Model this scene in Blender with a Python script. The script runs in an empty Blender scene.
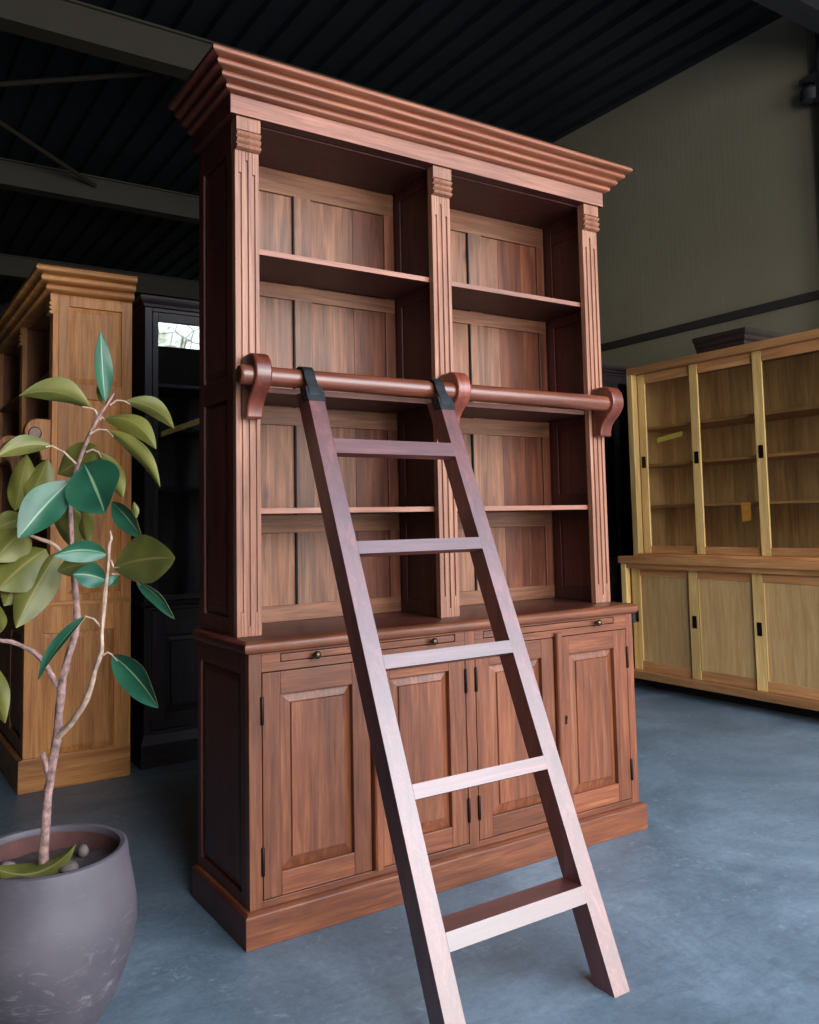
import bpy, bmesh, math, random
from mathutils import Vector, Matrix
random.seed(7)
SC = bpy.context.scene
COL = SC.collection
R = math.radians

# ------------------------------------------------------------------ helpers
class MB:
    """collects shapes, builds ONE mesh object"""
    def __init__(s): s.v = []; s.f = []; s.m = []; s.sh = []
    def add(s, vs, fs, mi=0):
        n = len(s.v); s.sh.append((n, len(s.f))); s.v += [tuple(p) for p in vs]
        s.f += [tuple(i + n for i in f) for f in fs]; s.m += [mi] * len(fs); return s
    def box(s, x0, x1, y0, y1, z0, z1, mi=0):
        vs = [(x0,y0,z0),(x1,y0,z0),(x1,y1,z0),(x0,y1,z0),(x0,y0,z1),(x1,y0,z1),(x1,y1,z1),(x0,y1,z1)]
        return s.add(vs, [(0,3,2,1),(4,5,6,7),(0,1,5,4),(1,2,6,5),(2,3,7,6),(3,0,4,7)], mi)
    def prism(s, poly, axis, a, b, mi=0):
        """poly in the two other axes (order xyz minus axis), extruded a..b"""
        def pt(p, t):
            return (t, p[0], p[1]) if axis == 'x' else (p[0], t, p[1]) if axis == 'y' else (p[0], p[1], t)
        n = len(poly)
        vs = [pt(p, a) for p in poly] + [pt(p, b) for p in poly]
        fs = [tuple(range(n))[::-1], tuple(range(n, 2*n))] + [(i, (i+1) % n, n + (i+1) % n, n + i) for i in range(n)]
        return s.add(vs, fs, mi)
    def rings(s, rings, closed=True, cap=True, mi=0):
        n = len(rings[0]); vs = [p for r in rings for p in r]; fs = []
        for k in range(len(rings) - 1):
            for i in range(n if closed else n - 1):
                j = (i + 1) % n
                fs.append((k*n + i, k*n + j, (k+1)*n + j, (k+1)*n + i))
        if cap:
            fs.append(tuple(range(n))[::-1]); fs.append(tuple(range((len(rings)-1)*n, len(rings)*n)))
        return s.add(vs, fs, mi)
    def lathe(s, prof, c=(0,0,0), n=32, axis='z', cap=True, mi=0):
        rs = []
        for r, h in prof:
            ring = []
            for i in range(n):
                a = 2*math.pi*i/n; p, q = r*math.cos(a), r*math.sin(a)
                ring.append((c[0]+p, c[1]+q, c[2]+h) if axis == 'z' else (c[0]+h, c[1]+p, c[2]+q) if axis == 'x' else (c[0]+p, c[1]+h, c[2]-q))
            rs.append(ring)
        return s.rings(rs, True, cap, mi)
    def tube(s, pts, rad, n=8, mi=0, wob=0.0):
        pts = [Vector(p) for p in pts]; rs = []
        for i, p in enumerate(pts):
            t = (pts[min(i+1, len(pts)-1)] - pts[max(i-1, 0)]).normalized()
            u = t.cross(Vector((0.31, 0.95, 0.05))).normalized(); w = t.cross(u)
            r = rad[i] if isinstance(rad, (list, tuple)) else rad
            rs.append([tuple(p + (u*math.cos(2*math.pi*k/n) + w*math.sin(2*math.pi*k/n)) * r * (1 + wob*random.uniform(-1, 1))) for k in range(n)])
        return s.rings(rs, True, True, mi)
    def raised(s, x0, x1, z0, z1, yo, x0i, x1i, z0i, z1i, yi):
        """raised panel field in an xz plane facing -y: outer edge at depth yo, field at yi, wide chamfer between"""
        vs = [(x0,yo,z0),(x1,yo,z0),(x1,yo,z1),(x0,yo,z1)]
        e = 0.0025
        vs += [(x0i-e,yi+0.0055,z0i-e),(x1i+e,yi+0.0055,z0i-e),(x1i+e,yi+0.0055,z1i+e),(x0i-e,yi+0.0055,z1i+e)]
        vs += [(x0i,yi,z0i),(x1i,yi,z0i),(x1i,yi,z1i),(x0i,yi,z1i)]
        b = yo + 0.006
        vs += [(x0,b,z0),(x1,b,z0),(x1,b,z1),(x0,b,z1)]
        fs = [(8,9,10,11), (15,14,13,12)]
        for k in (0, 4):
            fs += [(k+i, k+(i+1) % 4, k+4+(i+1) % 4, k+4+i) for i in range(4)]
        fs += [(12+i, 12+(i+1) % 4, (i+1) % 4, i) for i in range(4)]
        return s.add(vs, fs)
    def map(s, fn):
        s.v = [tuple(fn(Vector(p))) for p in s.v]; return s
    def each(s, name, mat, parent=None, bevel=0.0, **kw):
        """every shape becomes an object of its own"""
        out = []; e = s.sh + [(len(s.v), len(s.f))]
        for (v0, f0), (v1, f1) in zip(e[:-1], e[1:]):
            q = MB(); q.add(s.v[v0:v1], [tuple(i - v0 for i in f) for f in s.f[f0:f1]])
            out.append(q.build(name, mat, parent, bevel, **kw))
        return out
    def build(s, name, mat, parent=None, bevel=0.0, seg=2, smooth=False, label=None, fix=True):
        me = bpy.data.meshes.new(name); me.from_pydata(s.v, [], s.f)
        mats = mat if isinstance(mat, (list, tuple)) else [mat]
        for m in mats: me.materials.append(m)
        me.polygons.foreach_set('material_index', s.m)
        if fix:
            bm = bmesh.new(); bm.from_mesh(me); bmesh.ops.recalc_face_normals(bm, faces=bm.faces); bm.to_mesh(me); bm.free()
        if smooth:
            me.polygons.foreach_set('use_smooth', [True]*len(me.polygons))
            me.set_sharp_from_angle(angle=R(smooth if smooth is not True else 40))
        o = bpy.data.objects.new(name, me); COL.objects.link(o)
        if parent is not None: o.parent = parent
        if bevel:
            b = o.modifiers.new('bevel', 'BEVEL'); b.width = bevel; b.segments = seg; b.limit_method = 'ANGLE'; b.angle_limit = R(35)
            b.harden_normals = False
        if label: o['label'] = label
        return o

def tag(o, label=None, cat=None, group=None, kind=None):
    if label: o['label'] = label
    if cat: o['category'] = cat
    if group: o['group'] = group
    if kind: o['kind'] = kind
    return o
def thing(name, label, cat, loc=(0,0,0), rz=0.0, group=None):
    o = bpy.data.objects.new(name, None); COL.objects.link(o)
    o.empty_display_size = 0.1; o.location = loc; o.rotation_euler = (0, 0, rz)
    return tag(o, label, cat, group)

# ------------------------------------------------------------------ materials
def srgb(c):
    return tuple(((x/255)/12.92 if x/255 <= 0.04045 else ((x/255+0.055)/1.055)**2.4) for x in c) + (1,)
class NT:
    def __init__(s, name):
        s.mat = bpy.data.materials.new(name); s.mat.use_nodes = True; s.t = s.mat.node_tree
        s.b = s.t.nodes['Principled BSDF']
    def n(s, kind, **kw):
        nd = s.t.nodes.new('ShaderNode' + kind)
        for k, v in kw.items():
            if k in nd.inputs: nd.inputs[k].default_value = v
            else: setattr(nd, k, v)
        return nd
    def l(s, a, b): s.t.links.new(a, b)
    def ramp(s, fac, stops):
        r = s.n('ValToRGB'); e = r.color_ramp.elements
        while len(e) < len(stops): e.new(0.5)
        for el, (p, c) in zip(e, stops): el.position = p; el.color = c
        s.l(fac, r.inputs['Fac']); return r.outputs['Color']
    def mix(s, mode, fac, a, b):
        m = s.n('Mix', data_type='RGBA', blend_type=mode)
        for sock, v in ((m.inputs[0], fac), (m.inputs[6], a), (m.inputs[7], b)):
            if hasattr(v, 'is_linked') or hasattr(v, 'node'): s.l(v, sock)
            else: sock.default_value = v
        return m.outputs[2]
    def math(s, op, a, b=0.0, clamp=False):
        m = s.n('Math', operation=op); m.use_clamp = clamp
        for sock, v in ((m.inputs[0], a), (m.inputs[1], b)):
            if hasattr(v, 'node'): s.l(v, sock)
            else: sock.default_value = v
        return m.outputs[0]

def wood(name, dark, mid, light, axis='z', rough=0.42, knots=0.0, tone=0.32, grain=1.0, rotx=0.0, spec=0.5, planks=None, coat=0.0):
    w = NT(name)
    tc = w.n('TexCoord'); oi = w.n('ObjectInfo')
    off = w.n('VectorMath', operation='SCALE'); off.inputs[0].default_value = (7.3, 5.1, 9.7)
    w.l(oi.outputs['Random'], off.inputs['Scale'])
    add = w.n('VectorMath', operation='ADD'); w.l(tc.outputs['Object'], add.inputs[0]); w.l(off.outputs[0], add.inputs[1])
    mp = w.n('Mapping'); mp.inputs['Rotation'].default_value = (rotx, 0, 0)
    sc = {'x': (1.1, 15, 15), 'y': (15, 1.1, 15), 'z': (15, 15, 1.1)}[axis]
    mp.inputs['Scale'].default_value = tuple(k*grain for k in sc); w.l(add.outputs[0], mp.inputs['Vector'])
    n1 = w.n('TexNoise', Scale=2.2, Detail=7.0, Roughness=0.62, Distortion=0.9); w.l(mp.outputs[0], n1.inputs['Vector'])
    mp2 = w.n('Mapping'); mp2.inputs['Scale'].default_value = {'x': (6, 260, 260), 'y': (260, 6, 260), 'z': (260, 260, 6)}[axis]
    mp2.inputs['Rotation'].default_value = (rotx, 0, 0)
    w.l(add.outputs[0], mp2.inputs['Vector'])
    n2 = w.n('TexNoise', Scale=1.0, Detail=2.0); w.l(mp2.outputs[0], n2.inputs['Vector'])
    mp3 = w.n('Mapping'); mp3.inputs['Scale'].default_value = {'x': (0.7, 4, 4), 'y': (4, 0.7, 4), 'z': (4, 4, 0.7)}[axis]
    w.l(add.outputs[0], mp3.inputs['Vector'])
    n3 = w.n('TexNoise', Scale=1.0, Detail=3.0, Distortion=0.4); w.l(mp3.outputs[0], n3.inputs['Vector'])
    f = w.math('ADD', w.math('MULTIPLY', n1.outputs['Fac'], 0.72), w.math('MULTIPLY', n2.outputs['Fac'], 0.28))
    c = w.ramp(f, [(0.30, srgb(dark)), (0.52, srgb(mid)), (0.72, srgb(light))])
    tonec = w.ramp(n3.outputs['Fac'], [(0.3, (1-tone,)*3 + (1,)), (0.7, (1+tone,)*3 + (1,))])
    c = w.mix('MULTIPLY', 1.0, c, tonec)
    if planks:                      # (width, axis, groove darkness): joints between boards, each board its own tone
        sx = w.n('SeparateXYZ'); w.l(tc.outputs['Object'], sx.inputs[0])
        q = w.math('DIVIDE', sx.outputs[planks[1].upper()], planks[0])
        fl = w.math('FLOOR', q); wn = w.n('TexWhiteNoise', noise_dimensions='1D'); w.l(fl, wn.inputs['W'])
        c = w.mix('MULTIPLY', 1.0, c, w.ramp(wn.outputs['Value'], [(0, (0.78,)*3 + (1,)), (1, (1.18, 1.15, 1.1, 1))]))
        fr = w.math('FRACT', q)
        c = w.mix('MULTIPLY', 1.0, c, w.ramp(fr, [(0.0, (planks[2],)*3 + (1,)), (0.035, (1, 1, 1, 1))]))
    if knots:
        vk = w.n('TexVoronoi', Scale=1.0); mk = w.n('Mapping')
        mk.inputs['Scale'].default_value = {'x': (2.6, 7, 7), 'y': (7, 2.6, 7), 'z': (7, 7, 2.6)}[axis]
        w.l(add.outputs[0], mk.inputs['Vector'])
        nz = w.n('TexNoise', Scale=3.0, Detail=3.0); w.l(mk.outputs[0], nz.inputs['Vector'])
        mv = w.n('VectorMath', operation='SCALE'); mv.inputs['Scale'].default_value = 0.35; w.l(nz.outputs['Color'], mv.inputs[0])
        av = w.n('VectorMath', operation='ADD'); w.l(mk.outputs[0], av.inputs[0]); w.l(mv.outputs[0], av.inputs[1])
        w.l(av.outputs[0], vk.inputs['Vector'])
        k = w.ramp(vk.outputs['Distance'], [(0.03, (1-knots,)*3 + (1,)), (0.17, (1, 1, 1, 1))])
        c = w.mix('MULTIPLY', 1.0, c, k)
    hv = w.n('HueSaturation'); hv.inputs['Saturation'].default_value = 1.0
    val = w.n('MapRange'); val.inputs['To Min'].default_value = 0.86; val.inputs['To Max'].default_value = 1.14
    w.l(oi.outputs['Random'], val.inputs['Value']); w.l(val.outputs[0], hv.inputs['Value']); w.l(c, hv.inputs['Color'])
    w.l(hv.outputs[0], w.b.inputs['Base Color'])
    rr = w.n('MapRange'); rr.inputs['To Min'].default_value = rough-0.08; rr.inputs['To Max'].default_value = rough+0.12
    w.l(n3.outputs['Fac'], rr.inputs['Value']); w.l(rr.outputs[0], w.b.inputs['Roughness'])
    w.b.inputs['Specular IOR Level'].default_value = spec
    if coat: w.b.inputs['Coat Weight'].default_value = coat; w.b.inputs['Coat Roughness'].default_value = 0.30; w.b.inputs['Coat IOR'].default_value = 1.75
    bp = w.n('Bump'); bp.inputs['Strength'].default_value = 0.12; bp.inputs['Distance'].default_value = 0.002
    w.l(f, bp.inputs['Height']); w.l(bp.outputs[0], w.b.inputs['Normal'])
    return w.mat

def plain(name, col, rough=0.5, metal=0.0, noise=0.15, scale=30.0, spec=0.5, bump=0.0):
    w = NT(name)
    tc = w.n('TexCoord'); n = w.n('TexNoise', Scale=scale, Detail=4.0); w.l(tc.outputs['Object'], n.inputs['Vector'])
    a = srgb(col); lo = tuple(x*(1-noise) for x in a[:3]) + (1,); hi = tuple(min(1, x*(1+noise)) for x in a[:3]) + (1,)
    w.l(w.ramp(n.outputs['Fac'], [(0.3, lo), (0.7, hi)]), w.b.inputs['Base Color'])
    w.b.inputs['Roughness'].default_value = rough; w.b.inputs['Metallic'].default_value = metal
    w.b.inputs['Specular IOR Level'].default_value = spec
    if bump:
        bp = w.n('Bump'); bp.inputs['Strength'].default_value = bump; bp.inputs['Distance'].default_value = 0.003
        w.l(n.outputs['Fac'], bp.inputs['Height']); w.l(bp.outputs[0], w.b.inputs['Normal'])
    return w.mat

def glass(name, tint=(0.93, 0.95, 0.92, 1), boost=1.0):
    w = NT(name); t = w.t
    tr = w.n('BsdfTransparent'); tr.inputs['Color'].default_value = tint
    gl = w.n('BsdfGlossy'); gl.inputs['Roughness'].default_value = 0.02
    lw = w.n('LayerWeight'); fr = w.math('ADD', w.math('MULTIPLY', w.math('POWER', lw.outputs['Facing'], 5.0), 0.9), 0.035)
    mx = w.n('MixShader'); w.l(w.math('MULTIPLY', fr, boost, True), mx.inputs[0]); w.l(tr.outputs[0], mx.inputs[1]); w.l(gl.outputs[0], mx.inputs[2])
    w.l(mx.outputs[0], t.nodes['Material Output'].inputs['Surface'])
    return w.mat

RED = dict(dark=(76, 38, 23), mid=(116, 64, 39), light=(148, 92, 58))
def red(axis, **k):
    d = dict(RED); d['grain'] = 1.35; d.update(k); return wood('mahogany_' + axis, axis=axis, **d)
M = {}
M['rx'] = red('x', rough=0.40); M['ry'] = red('y', rough=0.42); M['rz'] = red('z', rough=0.40)
M['rside_shade'] = wood('mahogany_side', (56, 24, 20), (82, 37, 30), (102, 50, 40), 'z', rough=0.4)  # darker copy of the mahogany, shade of the side faces put into colour
M['rin'] = wood('mahogany_inside_shaded', (44, 18, 15), (70, 29, 23), (90, 42, 32), 'z', rough=0.5)  # mahogany darkened for bay interiors and undersides, shade put into colour
M['rinx'] = wood('mahogany_counter_top', (48, 24, 20), (74, 38, 30), (96, 54, 42), 'x', rough=0.3)
M['rback'] = wood('aged_back_board', (68, 40, 28), (126, 82, 58), (168, 120, 90), 'z', rough=0.5, knots=0.75, tone=0.3, grain=0.8)
M['rback_shade'] = wood('red_shaded_back_board', (58, 30, 21), (110, 60, 40), (146, 88, 60), 'z', rough=0.45, tone=0.3, knots=0.6, grain=0.8)  # redder and darker, the shade at the right of each bay in colour
M['rbackx'] = wood('aged_back_rail', (80, 46, 30), (128, 82, 56), (160, 110, 78), 'x', rough=0.5, tone=0.2)
M['pil'] = wood('pilaster_wood', (102, 60, 46), (148, 99, 76), (180, 131, 104), 'z', rough=0.42, tone=0.2)
M['corn'] = wood('cornice_wood', (98, 52, 36), (142, 84, 60), (170, 110, 80), 'x', rough=0.4)
M['frz'] = wood('frieze_wood', (106, 62, 50), (148, 97, 78), (176, 122, 100), 'x', rough=0.42)
M['rail'] = wood('rail_wood', (82, 42, 28), (116, 62, 43), (140, 84, 60), 'x', rough=0.26, coat=0.3)
M['brk'] = wood('bracket_wood', (84, 36, 26), (118, 56, 40), (142, 76, 54), 'z', rough=0.28, coat=0.3)
M['lad'] = wood('ladder_wood', (60, 26, 24), (90, 42, 39), (118, 66, 60), 'z', rough=0.42, coat=0.55, rotx=R(-24.8), spec=0.7)
M['ladx'] = wood('ladder_rung_wood', (66, 31, 30), (96, 50, 48), (122, 72, 68), 'x', rough=0.40, spec=0.7, coat=0.55)
M['dark'] = plain('dark_gap', (14, 8, 8), 0.8)
M['iron'] = plain('black_iron', (46, 48, 50), 0.5, 0.6, 0.25, 60, bump=0.2)
M['hinge'] = plain('dark_hinge', (40, 28, 24), 0.45, 0.7)
M['knob'] = plain('aged_brass', (96, 84, 66), 0.3, 0.9)
TEAK = dict(dark=(146, 86, 42), mid=(202, 133, 72), light=(226, 166, 100))
M['tz'] = wood('teak_z', axis='z', rough=0.45, **TEAK); M['tx'] = wood('teak_x', axis='x', rough=0.45, **TEAK)
M['ty'] = wood('teak_y', axis='y', rough=0.45, **TEAK)
M['tin'] = wood('teak_inside', (116, 68, 42), (158, 100, 66), (184, 126, 86), 'z', rough=0.5)
M['tplinth'] = wood('teak_plinth_y', (128, 80, 42), (170, 114, 62), (198, 142, 86), 'y', rough=0.45)
OLV = dict(dark=(184, 140, 82), mid=(216, 176, 110), light=(238, 204, 140))
M['oz'] = wood('pale_teak_z', axis='z', rough=0.4, **OLV)
M['ox'] = wood('brown_teak_x', (150, 100, 60), (186, 130, 82), (206, 156, 104), 'x', rough=0.4)
M['opan'] = wood('pale_panel', (176, 132, 84), (202, 160, 106), (220, 182, 130), 'z', rough=0.45, tone=0.12)
M['oside'] = wood('pale_inner_side', (150, 108, 70), (180, 136, 92), (204, 160, 112), 'z', rough=0.5)
M['oback'] = wood('pale_back_boards', (166, 124, 84), (206, 162, 114), (228, 188, 138), 'z', rough=0.5, tone=0.22, planks=(0.145, 'x', 0.55))
M['bz'] = wood('black_stained_z', (28, 19, 22), (46, 34, 38), (64, 50, 54), 'z', rough=0.45)
M['bx'] = wood('black_stained_x', (30, 21, 24), (48, 36, 40), (66, 52, 56), 'x', rough=0.45)
M['bback'] = wood('black_back_boards', (26, 18, 22), (42, 30, 36), (58, 44, 50), 'z', rough=0.6, planks=(0.12, 'x', 0.5))
M['glass'] = glass('clear_glass'); M['glassd'] = glass('dark_cabinet_glass', (0.8, 0.82, 0.84, 1))
M['yel'] = plain('yellow_reflection_strip', (232, 196, 90), 0.5); M['org'] = plain('orange_card', (240, 158, 66), 0.6)
M['beam'] = plain('painted_steel', (52, 47, 36), 0.6, 0.0, 0.1, 3)
M['steel'] = plain('dark_steel', (38, 38, 42), 0.6, 0.2)
M['trim'] = plain('dark_trim', (52, 50, 46), 0.6)
M['ebony'] = wood('dark_brown', (36, 26, 24), (54, 42, 38), (72, 56, 50), 'y', rough=0.6)
M['stone'] = plain('stone', (104, 92, 88), 0.9, 0, 0.4, 25, bump=0.6)

# ------------------------------------------------------------------ settings
XF = -1.0
WORLD = 5.2
EXPO = 0.0
SHIFTNEG = True
AREAS = [('doorway_daylight', (2.9, -5.2, 2.2), (1.0, 0.2, 1.1), 4.0, 3.4, 310, (1.0, 0.98, 0.97)),
         ('fill_light_left', (-0.3, -5.2, 2.0), (0.0, 1.8, 1.2), 1.5, 3.2, 165, (1.0, 0.97, 0.93))]  # added fill lamp that brightens the teak bookcase
STEMS = {
  'trunk': ([(-0.563,-0.216,0.353), (-0.564,-0.225,0.443), (-0.561,-0.236,0.539), (-0.554,-0.248,0.618), (-0.546,-0.258,0.682)], [0.0105, 0.01, 0.0095, 0.009, 0.01]),
  'main': ([(-0.546,-0.258,0.682), (-0.542,-0.270,0.774), (-0.539,-0.275,0.806), (-0.533,-0.283,0.844), (-0.520,-0.297,0.904), (-0.516,-0.292,0.954), (-0.518,-0.284,1.009), (-0.522,-0.275,1.061), (-0.526,-0.278,1.126), (-0.530,-0.281,1.187), (-0.528,-0.299,1.234), (-0.522,-0.318,1.268), (-0.507,-0.346,1.324), (-0.490,-0.361,1.367), (-0.475,-0.373,1.394), (-0.464,-0.383,1.417)], [0.009, 0.0085, 0.0085, 0.008, 0.008, 0.0075, 0.0065, 0.006, 0.0055, 0.005, 0.005, 0.005, 0.0045, 0.004, 0.003, 0.002]),
  'right': ([(-0.546,-0.258,0.682), (-0.525,-0.300,0.720), (-0.504,-0.343,0.774), (-0.495,-0.367,0.832), (-0.487,-0.388,0.875), (-0.487,-0.392,0.918), (-0.484,-0.400,0.982), (-0.480,-0.409,1.048), (-0.479,-0.413,1.092), (-0.476,-0.417,1.108), (-0.479,-0.417,1.123)], [0.0075, 0.0065, 0.006, 0.005, 0.0045, 0.004, 0.004, 0.0035, 0.0035, 0.003, 0.002]),
  'left': ([(-0.539,-0.275,0.802), (-0.548,-0.268,0.793), (-0.561,-0.274,0.817), (-0.576,-0.278,0.844), (-0.598,-0.278,0.871), (-0.641,-0.277,0.896), (-0.667,-0.272,0.902), (-0.702,-0.275,0.922)], [0.008, 0.0065, 0.006, 0.0055, 0.005, 0.0045, 0.004, 0.003]),
  'stub': ([(-0.561,-0.242,0.603), (-0.568,-0.252,0.634), (-0.574,-0.256,0.657)], [0.006, 0.0055, 0.0045]),
  'inner': ([(-0.522,-0.273,1.048), (-0.553,-0.257,1.092), (-0.584,-0.250,1.108), (-0.608,-0.235,1.118)], [0.005, 0.0042, 0.0038, 0.003]),
}
LEAVES = [
  (None, (-0.479,-0.371,1.399), (-0.496,-0.398,1.546), 0.0342, 1, 45, 0.06, 0.20),
  (None, (-0.481,-0.369,1.394), (-0.494,-0.364,1.431), 0.0129, -1, 0, 0.00, 0.20),
  ((-0.490,-0.361,1.367), (-0.504,-0.353,1.386), (-0.644,-0.335,1.406), 0.0528, -1, -35, -0.22, 0.25),
  ((-0.470,-0.376,1.392), (-0.445,-0.393,1.400), (-0.341,-0.408,1.343), 0.0369, -1, 20, -0.22, 0.20),
  ((-0.487,-0.362,1.360), (-0.480,-0.367,1.362), (-0.400,-0.473,1.291), 0.0402, -1, -20, -0.25, 0.30),
  ((-0.509,-0.368,1.329), (-0.479,-0.389,1.336), (-0.394,-0.481,1.212), 0.0315, -1, 15, -0.18, 0.30),
  ((-0.532,-0.347,1.266), (-0.576,-0.322,1.305), (-0.685,-0.344,1.277), 0.0353, -1, -20, -0.16, 0.30),
  (None, (-0.479,-0.302,1.310), (-0.545,-0.229,1.251), 0.0665, -1, 0, 0.05, 0.10),
  ((-0.501,-0.299,1.296), (-0.478,-0.314,1.295), (-0.428,-0.325,1.194), 0.0418, -1, 10, -0.10, 0.20),
  (None, (-0.513,-0.336,1.267), (-0.491,-0.424,1.158), 0.1095, 1, 0, -0.05, 0.12),
  (None, (-0.538,-0.316,1.231), (-0.641,-0.333,1.112), 0.0714, 1, -12, -0.05, 0.15),
  (None, (-0.626,-0.192,1.171), (-0.602,-0.184,1.296), 0.0555, -1, 0, 0.05, 0.15),
  (None, (-0.603,-0.209,1.188), (-0.562,-0.209,1.286), 0.0555, -1, 0, 0.05, 0.15),
  (None, (-0.507,-0.274,1.205), (-0.487,-0.264,1.092), 0.0376, -1, 10, 0.00, 0.20),
  (None, (-0.521,-0.262,1.175), (-0.518,-0.232,1.091), 0.0709, -1, 0, 0.00, 0.15),
  (None, (-0.456,-0.342,1.185), (-0.411,-0.412,1.106), 0.0429, 1, 20, -0.05, 0.25),
  (None, (-0.411,-0.368,1.149), (-0.416,-0.368,1.184), 0.0130, -1, 0, 0.00, 0.20),
  ((-0.479,-0.411,1.063), (-0.470,-0.416,1.046), (-0.390,-0.566,1.067), 0.0873, -1, 0, -0.06, 0.12),
  (None, (-0.483,-0.410,1.075), (-0.589,-0.424,1.076), 0.0407, 1, -15, -0.12, 0.30),
  (None, (-0.490,-0.367,1.058), (-0.564,-0.329,1.041), 0.0463, -1, 0, -0.05, 0.20),
  (None, (-0.481,-0.406,1.019), (-0.545,-0.389,1.036), 0.0434, 1, 10, -0.10, 0.30),
  (None, (-0.477,-0.407,1.009), (-0.460,-0.409,1.031), 0.0167, 1, 0, 0.00, 0.20),
  ((-0.470,-0.402,1.033), (-0.428,-0.428,1.018), (-0.359,-0.466,0.937), 0.0292, 1, 30, -0.12, 0.30),
  ((-0.484,-0.389,0.866), (-0.468,-0.399,0.866), (-0.404,-0.504,0.767), 0.0551, 1, 10, -0.08, 0.25),
  ((-0.488,-0.392,0.924), (-0.516,-0.376,0.947), (-0.603,-0.355,0.824), 0.0287, 1, 35, -0.14, 0.30),
  (None, (-0.573,-0.256,1.086), (-0.670,-0.280,1.005), 0.1104, -1, 10, -0.05, 0.20),
  (None, (-0.551,-0.269,1.079), (-0.640,-0.316,0.928), 0.0676, -1, -10, -0.05, 0.25),
  (None, (-0.607,-0.226,1.133), (-0.675,-0.258,1.063), 0.0728, -1, 0, -0.05, 0.20),
  (None, (-0.607,-0.215,1.155), (-0.672,-0.194,1.128), 0.0480, -1, 0, -0.05, 0.20),
  ((-0.667,-0.272,0.902), (-0.667,-0.273,0.914), (-0.669,-0.302,0.974), 0.0248, -1, 0, 0.00, 0.20),
  ((-0.702,-0.275,0.922), (-0.690,-0.278,0.864), (-0.660,-0.334,0.743), 0.0406, -1, 0, -0.05, 0.20),
  (None, (-0.591,-0.266,1.068), (-0.657,-0.273,0.971), 0.0677, -1, 0, -0.05, 0.20),
]

# ------------------------------------------------------------------ bookcases (local: x along the front, front of the base at y=0, z up)
def pilaster_mesh(x, w, y, z0, z1):
    m = MB(); m.box(x, x+w, y+0.006, y+0.024, z0, z1)
    g = 0.0042; fl = [(w*0.22, z0+0.07, z1-0.068), (w*0.5, z0+0.03, z1-0.028), (w*0.78, z0+0.07, z1-0.068)]
    prev = 0.0
    for c, a, b in fl:
        m.box(x+prev, x+c-g, y, y+0.007, z0, z1)
        m.box(x+c-g, x+c+g, y, y+0.007, z0, a); m.box(x+c-g, x+c+g, y, y+0.007, b, z1)
        prev = c+g
    m.box(x+prev, x+w, y, y+0.007, z0, z1)
    return m
def capital_mesh(x, w, y, z0, z1):
    p = [(y+0.024, z1), (y-0.012, z1), (y-0.012, z1-0.040)]
    z = z1-0.040; h = (z-z0)/3
    for k in range(3):
        p += [(y-0.006, z-0.003), (y-0.014, z-0.006), (y-0.018, z-h*0.45), (y-0.014, z-h+0.004)]
        z -= h
    p += [(y-0.004, z0), (y+0.024, z0)]
    return MB().prism(p, 'x', x, x+w)
def cornice_mesh(x0, x1, y0, y1, prof):
    """profile of (offset, z) swept round left side, front and right side with mitres"""
    m = MB(); rs = []
    for o, z in prof:
        rs.append([(x0-o, y1, z), (x0-o, y0-o, z), (x1+o, y0-o, z), (x1+o, y1, z)])
    m.rings(rs, True, True)
    m.m = [1 if k < 4*(len(prof)-1) and k % 4 == 0 else 0 for k in range(len(m.f))]     # left return takes the second material, shade put into its colour
    return m
def crown_profile(z0, z1, o0, o1, n):
    p = [(o0-0.02, z0)]; h = (z1-z0)/n; st = (o1-o0)/n
    for k in range(n):
        o = o0+st*(k+1); z = z0+h*k
        p += [(o-st*0.75, z+h*0.02), (o-st*0.22, z+h*0.12), (o, z+h*0.38), (o-0.001, z+h*0.66), (o-st*0.28, z+h*0.93)]
    p += [(o1-0.012, z1)]
    return p
BR = [(0.0, 0.185), (-0.062, 0.187), (-0.085, 0.180), (-0.103, 0.160), (-0.111, 0.132), (-0.110, 0.112), (-0.100, 0.092), (-0.080, 0.072),
      (-0.060, 0.055), (-0.048, 0.038), (-0.042, 0.018), (-0.040, 0.0), (0.0, 0.0)]   # bracket outline: (y from pilaster face, z from its foot)

def door_mesh(d, x0, x1, z0, z1, px0, px1, pz0, pz1, mats, y=0.0):
    f = MB(); t = 0.022
    f.box(x0, px0, y, y+t, z0, z1).box(px1, x1, y, y+t, z0, z1)
    f.box(px0, px1, y+0.0004, y+t, z0, pz0, 1).box(px0, px1, y+0.0004, y+t, pz1, z1, 1)
    o = f.build('door', mats[:2], d, 0.0018)
    q = MB().raised(px0-0.002, px1+0.002, pz0-0.002, pz1+0.002, y+0.0165, px0+0.034, px1-0.030, pz0+0.034, pz1-0.028, y+0.002)
    q.build('door_panel', mats[2], o)
    return o
def hinge(o, x, z0, z1, y=0.0):
    m = MB().lathe([(0.0035, z0), (0.0052, z0+0.003), (0.0052, z1-0.003), (0.0035, z1)], (x, y-0.002, 0), 10)
    m.box(x-0.005, x+0.005, y-0.002, y+0.003, z0+0.004, z1-0.004)
    m.build('hinge', M['hinge'], o, smooth=True)

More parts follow.
